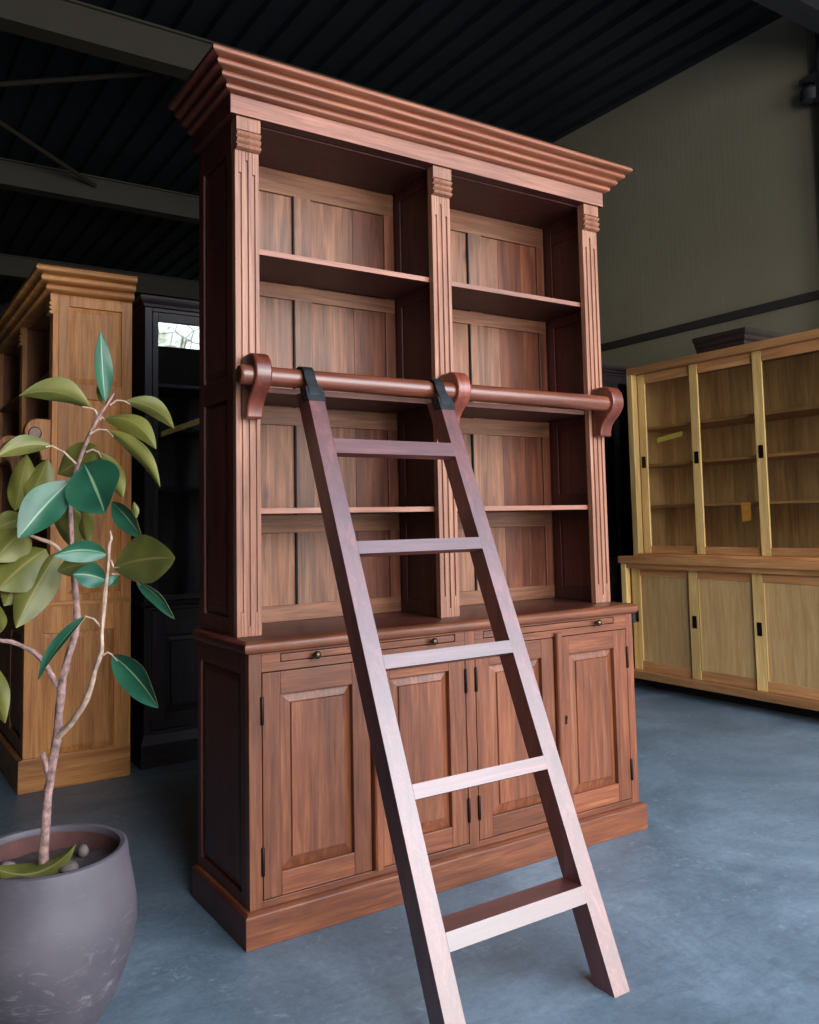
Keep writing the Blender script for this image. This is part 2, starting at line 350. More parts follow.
def framed_side(x, out, y0, y1, z0, z1, mat, parent, sty=0.052, rails=(0.09, 0.07), mid=None, name='side_panel', panmat=None, th=0.02):
    """frame-and-panel side whose outer face is at x, facing 'out' (-1 or +1)"""
    a, b = (x, x+th) if out < 0 else (x-th, x)
    m = MB()
    m.box(a, b, y0, y0+sty, z0, z1).box(a, b, y1-sty, y1, z0, z1)
    m.box(a, b, y0+sty, y1-sty, z0, z0+rails[0]).box(a, b, y0+sty, y1-sty, z1-rails[1], z1)
    for z in (mid or []): m.box(a, b, y0+sty, y1-sty, z-0.035, z+0.035)
    o = m.build(name, mat, parent, 0.002)
    p = MB(); xi = x + 0.010*(-out); xf = x + 0.003*(-out)
    zs = [z0+rails[0]] + [v for z in (mid or []) for v in (z-0.035, z+0.035)] + [z1-rails[1]]
    for k in range(0, len(zs), 2):
        ya, yb, za, zb = y0+sty, y1-sty, zs[k], zs[k+1]; e = 0.026
        vs = [(xi, ya, za), (xi, yb, za), (xi, yb, zb), (xi, ya, zb), (xf, ya+e, za+e), (xf, yb-e, za+e), (xf, yb-e, zb-e), (xf, ya+e, zb-e)]
        xb = x + 0.016*(-out); vs += [(xb, ya, za), (xb, yb, za), (xb, yb, zb), (xb, ya, zb)]
        p.add(vs, [(4,5,6,7), (11,10,9,8)] + [(i, (i+1) % 4, 4+(i+1) % 4, 4+i) for i in range(4)] + [(8+i, 8+(i+1) % 4, (i+1) % 4, i) for i in range(4)])
    p.each('panel', panmat or mat, o)
    return o

# ================================================================== the mahogany bookcase
W, DB, YS = 1.516, 0.408, 0.097
BC = thing('bookcase', 'tall reddish-brown mahogany bookcase with open shelves above four panelled doors, the ladder leaning on it', 'bookcase')
HP, ZC = 0.0915, 0.809
# plinth
m = MB(); pp = 0.020
m.rings([[(-pp, DB, 0), (-pp, -pp, 0), (W+pp, -pp, 0), (W+pp, DB, 0)], [(-pp, DB, HP-0.008), (-pp, -pp, HP-0.008), (W+pp, -pp, HP-0.008), (W+pp, DB, HP-0.008)],
         [(-pp+0.010, DB, HP), (-pp+0.010, -pp+0.010, HP), (W+pp-0.010, -pp+0.010, HP), (W+pp-0.010, DB, HP)]])
m.m[0] = m.m[4] = 1; m.build('plinth', [M['rx'], M['rside_shade']], BC, 0.0025)
# carcass
zt = ZC-0.035
m = MB()
m.box(0, 0.038, 0, 0.03, HP, zt).box(1.482, W, 0, 0.03, HP, zt).box(0.742, 0.780, 0, 0.03, HP, zt)
m.each('face_stile', M['rz'], BC, 0.0018)
MB().box(0.038, 0.742, 0.0003, 0.03, HP, 0.110).box(0.780, 1.482, 0.0003, 0.03, HP, 0.110).each('bottom_rail', M['rx'], BC, 0.0012)
z0 = 0.7205
for a, b, t0, t1 in ((0.038, 0.742, 0.096, 0.704), (0.780, 1.482, 0.818, 1.421)):
    m = MB(); m.box(a, b, 0.0003, 0.03, z0, 0.743).box(a, b, 0.0003, 0.03, 0.7675, zt).box(a, t0, 0.0003, 0.03, 0.743, 0.7675).box(t1, b, 0.0003, 0.03, 0.743, 0.7675)
    m.build('tray_frame', M['rx'], BC, 0.0012)
m = MB().box(0.02, W-0.02, 0.030, 0.05, HP, zt); m.build('interior_shade_board', M['dark'], BC)  # near-black board stands in for the shade behind the doors
m = MB().box(0.02, W-0.02, DB-0.012, DB, HP, zt); m.build('cabinet_back', M['rin'], BC)
framed_side(0.0, -1, 0.0302, DB, HP, zt, M['rside_shade'], BC, 0.03, (0.03, 0.06))
framed_side(W, 1, 0.0302, DB, HP, zt, M['rside_shade'], BC, 0.03, (0.03, 0.06))
mats = (M['rz'], M['rx'], M['rz'])
d1 = door_mesh(BC, 0.0405, 0.3835, 0.1125, 0.7175, 0.095, 0.325, 0.175, 0.655, mats)
d2 = door_mesh(BC, 0.388, 0.7395, 0.1125, 0.7175, 0.455, 0.676, 0.175, 0.655, mats)
d3 = door_mesh(BC, 0.7825, 1.1205, 0.1125, 0.7175, 0.838, 1.066, 0.175, 0.655, mats)
d4 = door_mesh(BC, 1.125, 1.4795, 0.1125, 0.7175, 1.194, 1.415, 0.175, 0.655, mats)
for d, x in ((d2, 0.388), (d4, 1.124)):
    s = MB().prism([(x, 0.0), (x, -0.014), (x+0.005, -0.019), (x+0.022, -0.019), (x+0.027, -0.014), (x+0.027, 0.0)], 'z', 0.1125, 0.7345)
    s.build('meeting_strip', M['rz'], d, 0.0015)
for d, x in ((d1, 0.0385), (d2, 0.7405), (d3, 0.7815), (d4, 1.4815)):
    hinge(d, x, 0.578, 0.656); hinge(d, x, 0.176, 0.252)
for d, x in ((d4, 1.168),):
    k = MB().lathe([(0.0085, 0.0), (0.0085, -0.002), (0.004, -0.003)], (x, 0.0, 0.442), 14, 'y'); k.box(x-0.006, x+0.006, -0.0018, 0.0, 0.420, 0.440)
    k.build('keyhole_plate', M['hinge'], d, smooth=True)
for x0, x1 in ((0.0985, 0.7015), (0.8205, 1.4185)):
    t = MB().box(x0, x1, 0.001, 0.03, 0.7455, 0.765).build('pull_out_tray', M['rx'], BC, 0.0015)
    for x in (x0+0.104, x1-0.090):
        MB().lathe([(0.0045, 0.0), (0.0045, -0.008), (0.008, -0.011), (0.0115, -0.016), (0.0115, -0.020), (0.008, -0.025), (0.002, -0.027)], (x, 0.001, 0.7545), 16, 'y').build('knob', M['knob'], t, smooth=True)
# counter board with a rounded nose
co = 0.0165; zc0 = ZC-0.035
prof = [(co-0.010, zc0), (co-0.003, zc0+0.004), (co, zc0+0.012), (co, zc0+0.022), (co-0.004, zc0+0.031), (co-0.012, ZC)]
m = MB(); m.rings([[(-o, DB, z), (-o, -o, z), (W+o, -o, z), (W+o, DB, z)] for o, z in prof]); m.m = [1 if k < 20 and k % 4 == 0 else 0 for k in range(len(m.f))]; m.m[-1] = 2; m.build('counter_board', [M['rx'], M['rside_shade'], M['rinx']], BC, smooth=True)
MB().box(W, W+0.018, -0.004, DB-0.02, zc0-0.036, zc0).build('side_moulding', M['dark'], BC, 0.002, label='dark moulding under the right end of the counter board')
# upper part
x0, x1 = 0.006, W-0.006; zp, zf0, zf1, zt = 2.249, 2.349, 2.407, 2.5
framed_side(x0, -1, YS+0.0242, DB, ZC, zf0, M['rside_shade'], BC, 0.045, (0.05, 0.09), [1.54])
framed_side(x1, 1, YS+0.0242, DB, ZC, zf0, M['rside_shade'], BC, 0.045, (0.05, 0.09), [1.54])
pil = [(x0, 'l'), (W/2-0.0385, 'c'), (x1-0.077, 'r')]
for x, _ in pil:
    p = pilaster_mesh(x, 0.077, YS, ZC, zp).build('pilaster', M['pil'], BC, 0.0016)
    capital_mesh(x+0.001, 0.0775, YS, zp, zf0).build('capital', M['pil'], p, 0.001)
MB().box(x0+0.02, x1-0.02, YS+0.024, DB-0.02, zf0-0.004, zf0).build('ceiling_board', M['rin'], BC)
SH = [1.178, 1.542, 1.964]; bays = [(0.083, 0.7205), (0.7965, 1.433)]
# back: boards and, in front of them, frame rails and stiles
zb0, zb1 = ZC, zf0-0.004; yb = DB-0.014
for xa, xb, k in ((0.026, 0.36, 'rback'), (0.36, 0.575, 'rback'), (0.575, 0.758, 'rback_shade'), (0.758, 0.965, 'rback'), (0.965, 1.25, 'rback'), (1.25, 1.37, 'rback_shade'), (1.37, 1.49, 'rback_shade')):
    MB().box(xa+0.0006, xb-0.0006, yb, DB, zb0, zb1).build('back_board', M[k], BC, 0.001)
st, ra = MB(), MB()
RZ = [(zb0, 0.862), (1.100, 1.160), (1.462, 1.524), (1.896, 1.946), (2.262, zb1)]
XS = [(0.026, 0.060), (0.338, 0.404), (0.705, 0.752), (0.764, 0.806), (1.095, 1.160), (1.452, 1.49)]
for a, b in XS: st.box(a, b, yb-0.010, yb, zb0, zb1)
for a, b in RZ: ra.box(0.026, 0.752, yb-0.0108, yb, a, b).box(0.764, 1.49, yb-0.0108, yb, a, b)
gr = MB()
for x in (0.3355, 1.0925): gr.box(x-0.0025, x+0.0025, yb-0.0104, yb, zb0, zb1)
gr.each('back_groove', M['dark'], BC)
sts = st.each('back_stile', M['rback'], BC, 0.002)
for k in (2, 5): sts[k].data.materials[0] = M['rback_shade']  # right-hand stiles take the board colour with shade in it
ra.each('back_rail', M['rbackx'], BC, 0.002)
# centre divider and the inner faces of the sides
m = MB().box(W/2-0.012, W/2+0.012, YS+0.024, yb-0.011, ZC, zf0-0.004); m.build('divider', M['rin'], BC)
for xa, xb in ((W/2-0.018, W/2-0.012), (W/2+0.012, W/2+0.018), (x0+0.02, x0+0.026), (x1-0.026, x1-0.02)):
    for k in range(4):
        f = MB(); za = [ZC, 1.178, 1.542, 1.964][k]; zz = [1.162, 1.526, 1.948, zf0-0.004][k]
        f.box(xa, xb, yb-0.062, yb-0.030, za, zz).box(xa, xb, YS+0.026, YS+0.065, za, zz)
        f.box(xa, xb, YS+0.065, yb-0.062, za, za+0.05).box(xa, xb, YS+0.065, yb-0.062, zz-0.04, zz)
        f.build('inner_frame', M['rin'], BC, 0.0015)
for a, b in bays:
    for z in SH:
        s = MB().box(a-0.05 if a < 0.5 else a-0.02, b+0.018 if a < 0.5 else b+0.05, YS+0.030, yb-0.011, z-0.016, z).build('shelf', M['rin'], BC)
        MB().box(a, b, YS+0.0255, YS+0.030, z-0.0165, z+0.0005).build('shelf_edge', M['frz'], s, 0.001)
# frieze and crown
fo = 0.0212
m = MB(); m.rings([[(x0-fo, DB, z), (x0-fo, YS-fo, z), (x1+fo, YS-fo, z), (x1+fo, DB, z)] for z in (zf0, zf1)]); m.m[0] = 1; m.m[-2] = 2; m.build('frieze', [M['frz'], M['rside_shade'], M['rin']], BC, 0.002)  # left end and underside carry shade in their colour
cornice_mesh(x0, x1, YS, DB, crown_profile(zf1, zt, fo, 0.105, 4)).build('cornice', [M['corn'], M['rside_shade']], BC, smooth=50)
# ladder rail on three brackets
for xa, xb in ((0.022, 0.074), (0.733, 0.787), (1.449, 1.508)):
    MB().prism([(YS+y, 1.437+z) for y, z in BR], 'x', xa, xb).build('rail_bracket', M['brk'], BC, 0.006, 3, smooth=True)
MB().lathe([(0.024, -0.014), (0.0275, -0.010), (0.0285, 0.0), (0.0285, 1.455)], (0, 0.028, 1.557), 28, 'x').build('ladder_rail', M['rail'], BC, smooth=True)

# ================================================================== the ladder
A = math.atan(0.4615); SXL = 0.0186; Y0 = -0.736; D = 0.0625/math.cos(A)
LX0, LX1, WF = 0.140, 0.659, 0.052
LD = thing('library_ladder', 'reddish-brown five-rung wooden library ladder with black hooks, leaning on the mahogany bookcase rail', 'ladder', (0.40, Y0+0.03, 0))
LO = Vector(LD.location)
def lf(x, d, z): return Vector((x + SXL*z, Y0 + 0.4615*z + d, z)) - LO      # d: horizontal depth behind the front plane
def lbox(mb, xa, xb, d0, d1, z0, z1, cut=False):
    vs = [lf(xa, d0, z0), lf(xb, d0, z0), lf(xb, d1, z0), lf(xa, d1, z0), lf(xa, d0, z1), lf(xb, d0, z1), lf(xb, d1, z1), lf(xa, d1, z1)]
    return mb.add(vs, [(0,3,2,1),(4,5,6,7),(0,1,5,4),(1,2,6,5),(2,3,7,6),(3,0,4,7)])
ZT = 1.512
for xa in (LX0, LX1-WF):
    lbox(MB(), xa, xa+WF, 0, D, 0.0, ZT).build('stile', M['lad'], LD, 0.0012)
n_ = Vector((0, math.cos(A), -math.sin(A)))                       # into the ladder, square to its slope
for zt_, zb_ in ((1.370, 1.3275), (1.080, 1.047), (0.794, 0.762), (0.508, 0.477), (0.221, 0.186)):
    xa, xb = LX0+WF-0.0002, LX1-WF+0.0002
    if zt_ > 0.3:                                                  # slim rungs set square to the stiles
        d = n_*0.024; q = [lf(xa, 0.0003, zb_), lf(xb, 0.0003, zb_), lf(xb, 0.0003, zb_)+d, lf(xa, 0.0003, zb_)+d, lf(xa, 0.0003, zt_), lf(xb, 0.0003, zt_), lf(xb, 0.0003, zt_)+d, lf(xa, 0.0003, zt_)+d]
        MB().add(q, [(0,3,2,1),(4,5,6,7),(0,1,5,4),(1,2,6,5),(2,3,7,6),(3,0,4,7)]).build('rung', M['ladx'], LD)
    else:                                                          # the lowest one is a level tread
        lbox(MB(), xa, xb, 0.0003, D-0.001, zb_, zt_).build('tread', M['ladx'], LD)
for xa in (LX0, LX1-WF):
    h = lbox(MB(), xa-0.0025, xa+WF+0.0025, -0.0025, D*0.55, 1.483, 1.5265)
    xc = xa + WF/2 - 0.004
    path = [lf(0, -0.004, 1.500), lf(0, -0.006, 1.528)]
    path = [(p.y, p.z) for p in path] + [(cy - LO.y, cz) for cy, cz in ((-0.018, 1.556), (-0.012, 1.575), (0.004, 1.590), (0.024, 1.5945), (0.046, 1.590), (0.062, 1.574), (0.067, 1.553), (0.062, 1.534))]
    th = 0.006; ring = []
    for i, (y, z) in enumerate(path):
        a = path[max(i-1, 0)]; b = path[min(i+1, len(path)-1)]; ty, tz = b[0]-a[0], b[1]-a[1]; L = math.hypot(ty, tz); ny, nz = tz/L*th, -ty/L*th
        xs = xc + SXL*1.53 - LO.x
        ring.append([(xs-0.018, y, z), (xs+0.018, y, z), (xs+0.018, y+ny, z+nz), (xs-0.018, y+ny, z+nz)])
    h.rings(ring)
    ho = h.build('hook', M['iron'], LD, 0.0012, smooth=True)
    for z, d in ((1.493, 0.010), (1.505, 0.020), (1.517, 0.010)):
        p = lf(xa-0.0025, d, z); MB().lathe([(0.0042, 0), (0.0042, -0.0014), (0.002, -0.0025)], tuple(p), 10, 'x').build('screw', M['knob'], ho, smooth=True)

# ================================================================== teak bookcase on the left, its side towards the camera
def to_left(W_): return (-0.270, 1.84 + W_, 0.0)
PT = 0.796; WL = 3*PT + 0.077
LB = thing('bookcase', 'light teak bookcase at the left edge, its end panel behind the potted plant', 'bookcase', to_left(WL), R(-90))
DL, YL, HPL, ZCL = 0.457, 0.102, 0.142, 0.807
m = MB(); pp = 0.018
m.rings([[(-pp, DL, 0), (-pp, -pp, 0), (WL+pp*0.2, -pp, 0), (WL+pp*0.2, DL, 0)], [(-pp, DL, HPL-0.008), (-pp, -pp, HPL-0.008), (WL+pp*0.2, -pp, HPL-0.008), (WL+pp*0.2, DL, HPL-0.008)],
         [(0, DL, HPL), (0, 0, HPL), (WL, 0, HPL), (WL, DL, HPL)]]); m.build('plinth', M['ty'], LB, 0.002)
zt = ZCL-0.022
m = MB().box(0.02, WL-0.02, 0.024, DL, HPL, zt); m.build('cabinet_body', M['tin'], LB)
framed_side(WL, 1, 0.0, DL, HPL, zt, M['tz'], LB, 0.075, (0.004, 0.115), panmat=M['tz'])
framed_side(0.0, -1, 0.0, DL, HPL, zt, M['tz'], LB, 0.075, (0.004, 0.115), panmat=M['tz'])
nd = 6; dw = (WL-0.04)/nd
for k in range(nd):
    a = 0.02 + dw*k + 0.003; b = 0.02 + dw*(k+1) - 0.003
    d = door_mesh(LB, a, b, HPL+0.01, zt-0.06, a+0.055, b-0.055, HPL+0.07, zt-0.12, (M['tin'], M['tin'], M['tin']))
MB().box(0.02, WL-0.02, 0.0, 0.024, zt-0.055, zt).build('face_rail', M['tin'], LB, 0.002)
m = MB(); m.rings([[(-o, DL, z), (-o, -o, z), (WL+o*0.1, -o, z), (WL+o*0.1, DL, z)] for o, z in ((0.006, zt), (0.012, zt+0.006), (0.012, zt+0.016), (0.006, ZCL))]); m.build('counter_board', M['ty'], LB, smooth=True)
zc1 = 2.215
framed_side(WL, 1, YL+0.0242, DL, ZCL, zc1, M['tz'], LB, 0.048, (0.03, 0.068), [1.755], th=0.02)
framed_side(0.0, -1, YL+0.0242, DL, ZCL, zc1, M['tz'], LB, 0.048, (0.03, 0.068), [1.755])
MB().box(0.02, WL-0.02, DL-0.015, DL, ZCL, zc1).build('back_boards', M['tin'], LB)
MB().box(0.02, WL-0.02, YL+0.03, DL-0.015, zc1-0.02, zc1).build('ceiling_board', M['tin'], LB)
for k in range(4):
    x = WL-0.077-PT*k
    p = pilaster_mesh(x, 0.0765, YL, ZCL, 2.105).build('pilaster', M['tz'], LB, 0.0015)
    capital_mesh(x, 0.077, YL, 2.105, 2.205).build('capital', M['tz'], p, 0.001)
    MB().prism([(YL+y, 1.437+z) for y, z in BR], 'x', x+0.012, x+0.066).build('rail_bracket', M['tz'], LB, 0.005, 3, smooth=True)
    if 0 < k < 3: MB().box(x+0.022, x+0.055, YL+0.004, DL-0.016, ZCL, zc1-0.02).build('divider', M['tin'], LB, 0.002)
for k in range(3):
    xb = WL-0.04-PT*k; xa = xb-PT+0.0
    for z in (1.17, 1.53, 1.86): MB().box(xa+0.02, xb-0.02 if k else xb+0.018, YL+0.006, DL-0.016, z-0.018, z).build('shelf', M['tin'], LB, 0.002)
MB().lathe([(0.026, 0.0), (0.0285, 0.004), (0.0285, WL-0.004), (0.024, WL)], (0, YL-0.069, 1.557), 24, 'x').build('ladder_rail', M['rail'], LB, smooth=True)
cornice_mesh(0.0, WL, YL, DL, crown_profile(2.200, 2.307, 0.012, 0.088, 3)).build('cornice', [M['ty'], M['ebony']], LB, smooth=50)  # end return in dark wood, shade put into its colour
for z in (0.03, 0.06, 0.09):
    pass

# ================================================================== black glazed cabinets
def vitrine(label, loc, W_, D_, H_, zmid, shelves, ndoor, gz, opentop=False):
    t = thing('display_cabinet', label, 'cabinet', loc)
    m = MB(); m.rings([[(-o, D_, z), (-o, -o, z), (W_+o, -o, z), (W_+o, D_, z)] for o, z in ((0.018, 0), (0.018, 0.105), (0.010, 0.125), (0.0, 0.150))]); m.build('plinth', M['bx'], t, 0.002)
    m = MB().box(0.0, 0.022, 0.02, D_, 0.15, H_+0.04).box(W_-0.022, W_, 0.02, D_, 0.15, H_+0.04).box(0.022, W_-0.022, 0.02, D_, 0.15, 0.18).box(0.0, W_, 0.03, D_, H_+0.036, H_+0.052).box(0.022, W_-0.022, 0.02, D_, zmid-0.03, zmid)
    m.build('cabinet_body', M['bz'], t, 0.002)
    MB().box(0.022, W_-0.022, D_-0.015, D_, 0.18, shelves[-1] if opentop else H_-0.03).build('back_boards', M['bback'], t)
    if opentop: MB().box(0.022, W_-0.022, D_-0.008, D_-0.005, shelves[-1], H_+0.036).build('added_back_pane', M['glassd'], t, label='added clear glass back of the top compartment')  # added clear back, lets the added sky window show through
    f = MB().box(0.0, 0.036, 0.0, 0.02, 0.15, H_).box(W_-0.036, W_, 0.0, 0.02, 0.15, H_); f.each('face_stile', M['bz'], t, 0.002)
    f = MB().box(0.036, W_-0.036, 0.0, 0.02, 0.15, 0.165).box(0.036, W_-0.036, 0.0, 0.02, H_-0.018, H_).box(0.036, W_-0.036, 0.0, 0.02, zmid-0.035, zmid); f.each('face_rail', M['bx'], t, 0.002)
    m = MB(); m.rings([[(-o, D_, z), (-o, -o, z), (W_+o, -o, z), (W_+o, D_, z)] for o, z in ((0.0, zmid-0.020), (0.014, zmid-0.016), (0.018, zmid-0.006), (0.010, zmid+0.004), (0.0, zmid+0.006))]); m.build('waist_moulding', M['bx'], t, smooth=True)
    dw = (W_-0.072)/ndoor
    for k in range(ndoor):
        a = 0.036+dw*k+0.002; b = 0.036+dw*(k+1)-0.002
        door_mesh(t, a, b, 0.168, zmid-0.038, a+0.06, b-0.06, 0.24, zmid-0.16, (M['bz'], M['bx'], M['bz']), 0.0)
        z0, z1 = zmid+0.008, H_-0.020; s0 = a+0.028; s1 = b-0.028
        d = MB().box(a, s0, -0.001, 0.019, z0, z1).box(s1, b, -0.001, 0.019, z0, z1).box(s0, s1, -0.0006, 0.019, z0, gz[0], 1).box(s0, s1, -0.0006, 0.019, gz[1], z1, 1).build('glass_door', [M['bz'], M['bx']], t, 0.002)
        MB().box(s0-0.002, s1+0.002, 0.008, 0.011, gz[0]-0.002, gz[1]+0.002).build('glass_pane', M['glassd'], d)
    for z in shelves: MB().box(0.023, W_-0.023, 0.035, D_-0.016, z-0.018, z).build('shelf', M['bx'], t, 0.002)
    c = MB(); prof = [(-0.002, H_), (0.008, H_+0.004), (0.010, H_+0.016), (0.020, H_+0.024), (0.029, H_+0.036), (0.030, H_+0.050), (0.026, H_+0.055), (-0.002, H_+0.055)]
    path = lambda o, z: [(-o, D_, z), (-o, -o, z), (W_+o, -o, z), (W_+o, D_, z)]
    rr = [path(o, z) for o, z in prof]; c.rings([[r[k] for r in rr] for k in range(4)])
    c.build('cornice', M['bx'], t, smooth=40)
    return t
vitrine('black glass-door cabinet between teak and mahogany bookcases, sky showing through its added glass back', (0.268, 1.91, 0), 0.98, 0.36, 2.205, 0.766, (1.327, 1.62, 1.837), 2, (0.80, 2.141), True)
vitrine('black glass-door cabinet in the gap between the mahogany bookcase and the pale sliding-door cabinet', (3.30, 2.50, 0), 1.30, 0.42, 2.27, 0.78, (1.2, 1.55, 1.88), 3, (0.82, 2.19))
def slab(name, quad, off, mat):
    q = [Vector(p) for p in quad]; o = Vector(off)
    return MB().add(q + [p + o for p in q], [(0,3,2,1),(4,5,6,7),(0,1,5,4),(1,2,6,5),(2,3,7,6),(3,0,4,7)]).build(name, mat)
tag(slab('yellow_reflection_strip', [(0.351, 1.9225, 1.568), (0.60, 1.9225, 1.664), (0.60, 1.9225, 1.694), (0.351, 1.9225, 1.595)], (0, 0.002, 0), M['yel']), 'yellow reflection strip slanting across the glass of the black cabinet beside the teak bookcase', 'strip', 'yellow reflection strips on cabinet glass')  # yellow reflection modelled as a thin strip behind the pane
# dark bookcase standing behind the pale cabinet: only its crown shows
t = thing('bookcase', 'dark brown bookcase behind the pale sliding-door cabinet, only its stepped cornice showing', 'bookcase', (4.02, 1.22, 0))
MB().box(0.02, 0.90, 0.02, 0.40, 0.0, 2.28).build('cabinet_body', M['ebony'], t, 0.003)
MB().box(0.05, 0.87, 0.008, 0.02, 0.12, 2.2).build('front_panel', M['ebony'], t, 0.004)
cornice_mesh(0.02, 0.90, 0.02, 0.40, [(-0.01, 2.25), (0.004, 2.265), (0.006, 2.285), (0.022, 2.300), (0.026, 2.322), (0.042, 2.335), (0.048, 2.350), (0.048, 2.362), (0.04, 2.366)]).build('cornice', [M['ebony'], M['ebony']], t, smooth=30)

# ================================================================== pale sliding-door cabinet on the right (front faces -x)
SCB = thing('sliding_door_cabinet', 'pale teak cabinet with sliding glass doors above sliding wooden doors, at the right edge', 'cabinet', (3.42, 1.84, 0), R(-90))
WS, DS = 2.06, 0.50; PS = (0.122, 0.559, 1.022, 1.490); NX = (0.559, 1.022, 1.490)
zb = 0.080
m = MB().box(0.10, WS-0.10, 0.16, DS-0.03, 0.0, zb); m.build('recessed_base', M['dark'], SCB, label='dark recessed base')
MB().box(0.010, WS-0.010, -0.002, DS, zb, 0.128).build('bottom_rail', M['ox'], SCB, 0.003)
b = MB().box(0.010, 0.052, 0.0, 0.04, 0.128, 0.824).box(WS-0.09, WS-0.01, 0.0, 0.04, 0.128, 0.824); b.each('corner_post', M['oz'], SCB, 0.003)
b = MB().box(0.012, 0.030, 0.04, DS, 0.128, 0.824).box(WS-0.03, WS-0.012, 0.04, DS, 0.128, 0.824).box(0.029, WS-0.029, DS-0.015, DS, 0.128, 0.824); b.build('cabinet_body', M['oz'], SCB)
MB().box(0.03, WS-0.03, 0.10, 0.104, 0.128, 0.824).build('shadow_board', M['dark'], SCB)
MB().box(0.052, WS-0.09, 0.004, 0.05, 0.793, 0.824).build('top_rail', M['ox'], SCB, 0.002)
MB().box(-0.004, WS+0.004, -0.012, DS, 0.824, 0.871).build('counter_board', M['ox'], SCB, 0.004)
def cup(parent, x, y, z):
    c = MB(); w2, h2 = 0.015, 0.038
    c.box(x-w2, x-w2+0.003, y-0.0025, y+0.002, z-h2, z+h2).box(x+w2-0.003, x+w2, y-0.0025, y+0.002, z-h2, z+h2).box(x-w2, x+w2, y-0.0025, y+0.002, z-h2, z-h2+0.004).box(x-w2, x+w2, y-0.0025, y+0.002, z+h2-0.004, z+h2)
    c.box(x-w2+0.003, x+w2-0.003, y-0.0005, y+0.001, z-h2+0.004, z+h2-0.004)
    c.box(x-0.006, x-0.002, y-0.0022, y-0.0004, z-h2+0.008, z+h2-0.008)
    c.build('cup_handle', M['hinge'], parent, label='black recessed cup handle')
PL_ = (0.054, 0.528, 0.988, 1.455)
for k in range(4):
    xa = PL_[k]; xb = PL_[k+1]+0.055 if k < 3 else WS-0.092; y = 0.050-0.013*k
    d = MB().box(xa, xa+0.068, y, y+0.012, 0.129, 0.792).box(xb-0.05, xb, y, y+0.012, 0.129, 0.792).box(xa+0.068, xb-0.05, y+0.001, y+0.012, 0.129, 0.19, 1).box(xa+0.068, xb-0.05, y+0.001, y+0.012, 0.742, 0.792, 1).build('sliding_door', [M['oz'], M['ox']], SCB, 0.0025)
    MB().box(xa+0.066, xb-0.048, y+0.006, y+0.010, 0.188, 0.744).build('door_panel', M['opan'], d)
    MB().box(xa+0.068, xa+0.076, y+0.0005, y+0.007, 0.19, 0.742).build('door_bead', M['oz'], d)
    cup(d, xa+0.036, y, 0.477)
# upper glazed part
ux0, ux1, uy, uz0, uz1 = 0.085, WS-0.085, 0.045, 0.871, 2.130
b = MB().box(ux0, ux0+0.045, uy, uy+0.05, uz0, 2.082).box(ux1-0.045, ux1, uy, uy+0.05, uz0, 2.082); b.each('upper_post', M['oz'], SCB, 0.003)
b = MB().box(ux0+0.002, ux0+0.02, uy+0.05, DS-0.02, uz0, 2.082).box(ux1-0.02, ux1-0.002, uy+0.05, DS-0.02, uz0, 2.082); b.each('upper_side', M['oside'], SCB)
MB().box(ux0, ux1, uy, DS-0.02, 2.082, uz1).build('top_board', M['ox'], SCB, 0.003)
MB().box(ux0+0.045, ux1-0.045, uy-0.004, DS-0.02, uz0, 0.889).build('sill', M['ox'], SCB, 0.002)
MB().box(ux0+0.02, ux1-0.02, DS-0.034, DS-0.02, 0.889, 2.082).build('back_boards', M['oback'], SCB)
for z in (1.205, 1.478, 1.726): MB().box(ux0+0.021, ux1-0.021, uy+0.085, DS-0.035, z-0.018, z).build('shelf', M['ox'], SCB, 0.002)
for k in range(4):
    xa = PS[k]+0.006; xb = NX[k]+0.055 if k < 3 else ux1-0.046; y = uy+0.055-0.014*k
    d = MB().box(xa, xa+0.062, y, y+0.013, 0.890, 2.081).box(xb-0.045, xb, y, y+0.013, 0.890, 2.081).box(xa+0.062, xb-0.045, y+0.001, y+0.013, 0.890, 0.938, 1).box(xa+0.062, xb-0.045, y+0.001, y+0.013, 2.018, 2.081, 1).build('glass_door', [M['oz'], M['ox']], SCB, 0.0025)
    MB().box(xa+0.060, xb-0.043, y+0.005, y+0.008, 0.936, 2.020).build('glass_pane', M['glass'], d)
    cup(d, xa+0.032, y, 1.492)
tag(slab('yellow_reflection_strip', [(3.530, 1.571, 1.612), (3.530, 1.366, 1.639), (3.530, 1.364, 1.671), (3.530, 1.569, 1.645)], (0.002, 0, 0), M['yel']), 'yellow reflection strip slanting across the leftmost glass door of the pale sliding-door cabinet', 'strip', 'yellow reflection strips on cabinet glass')  # second yellow reflection, also built as a solid strip
tag(slab('price_card', [(3.5435, 0.971, 1.203), (3.5435, 0.903, 1.203), (3.5435, 0.903, 1.097), (3.5435, 0.963, 1.086)], (0.001, 0, 0), M['org']), 'small orange card hanging from a shelf behind the second glass door of the pale cabinet', 'card')

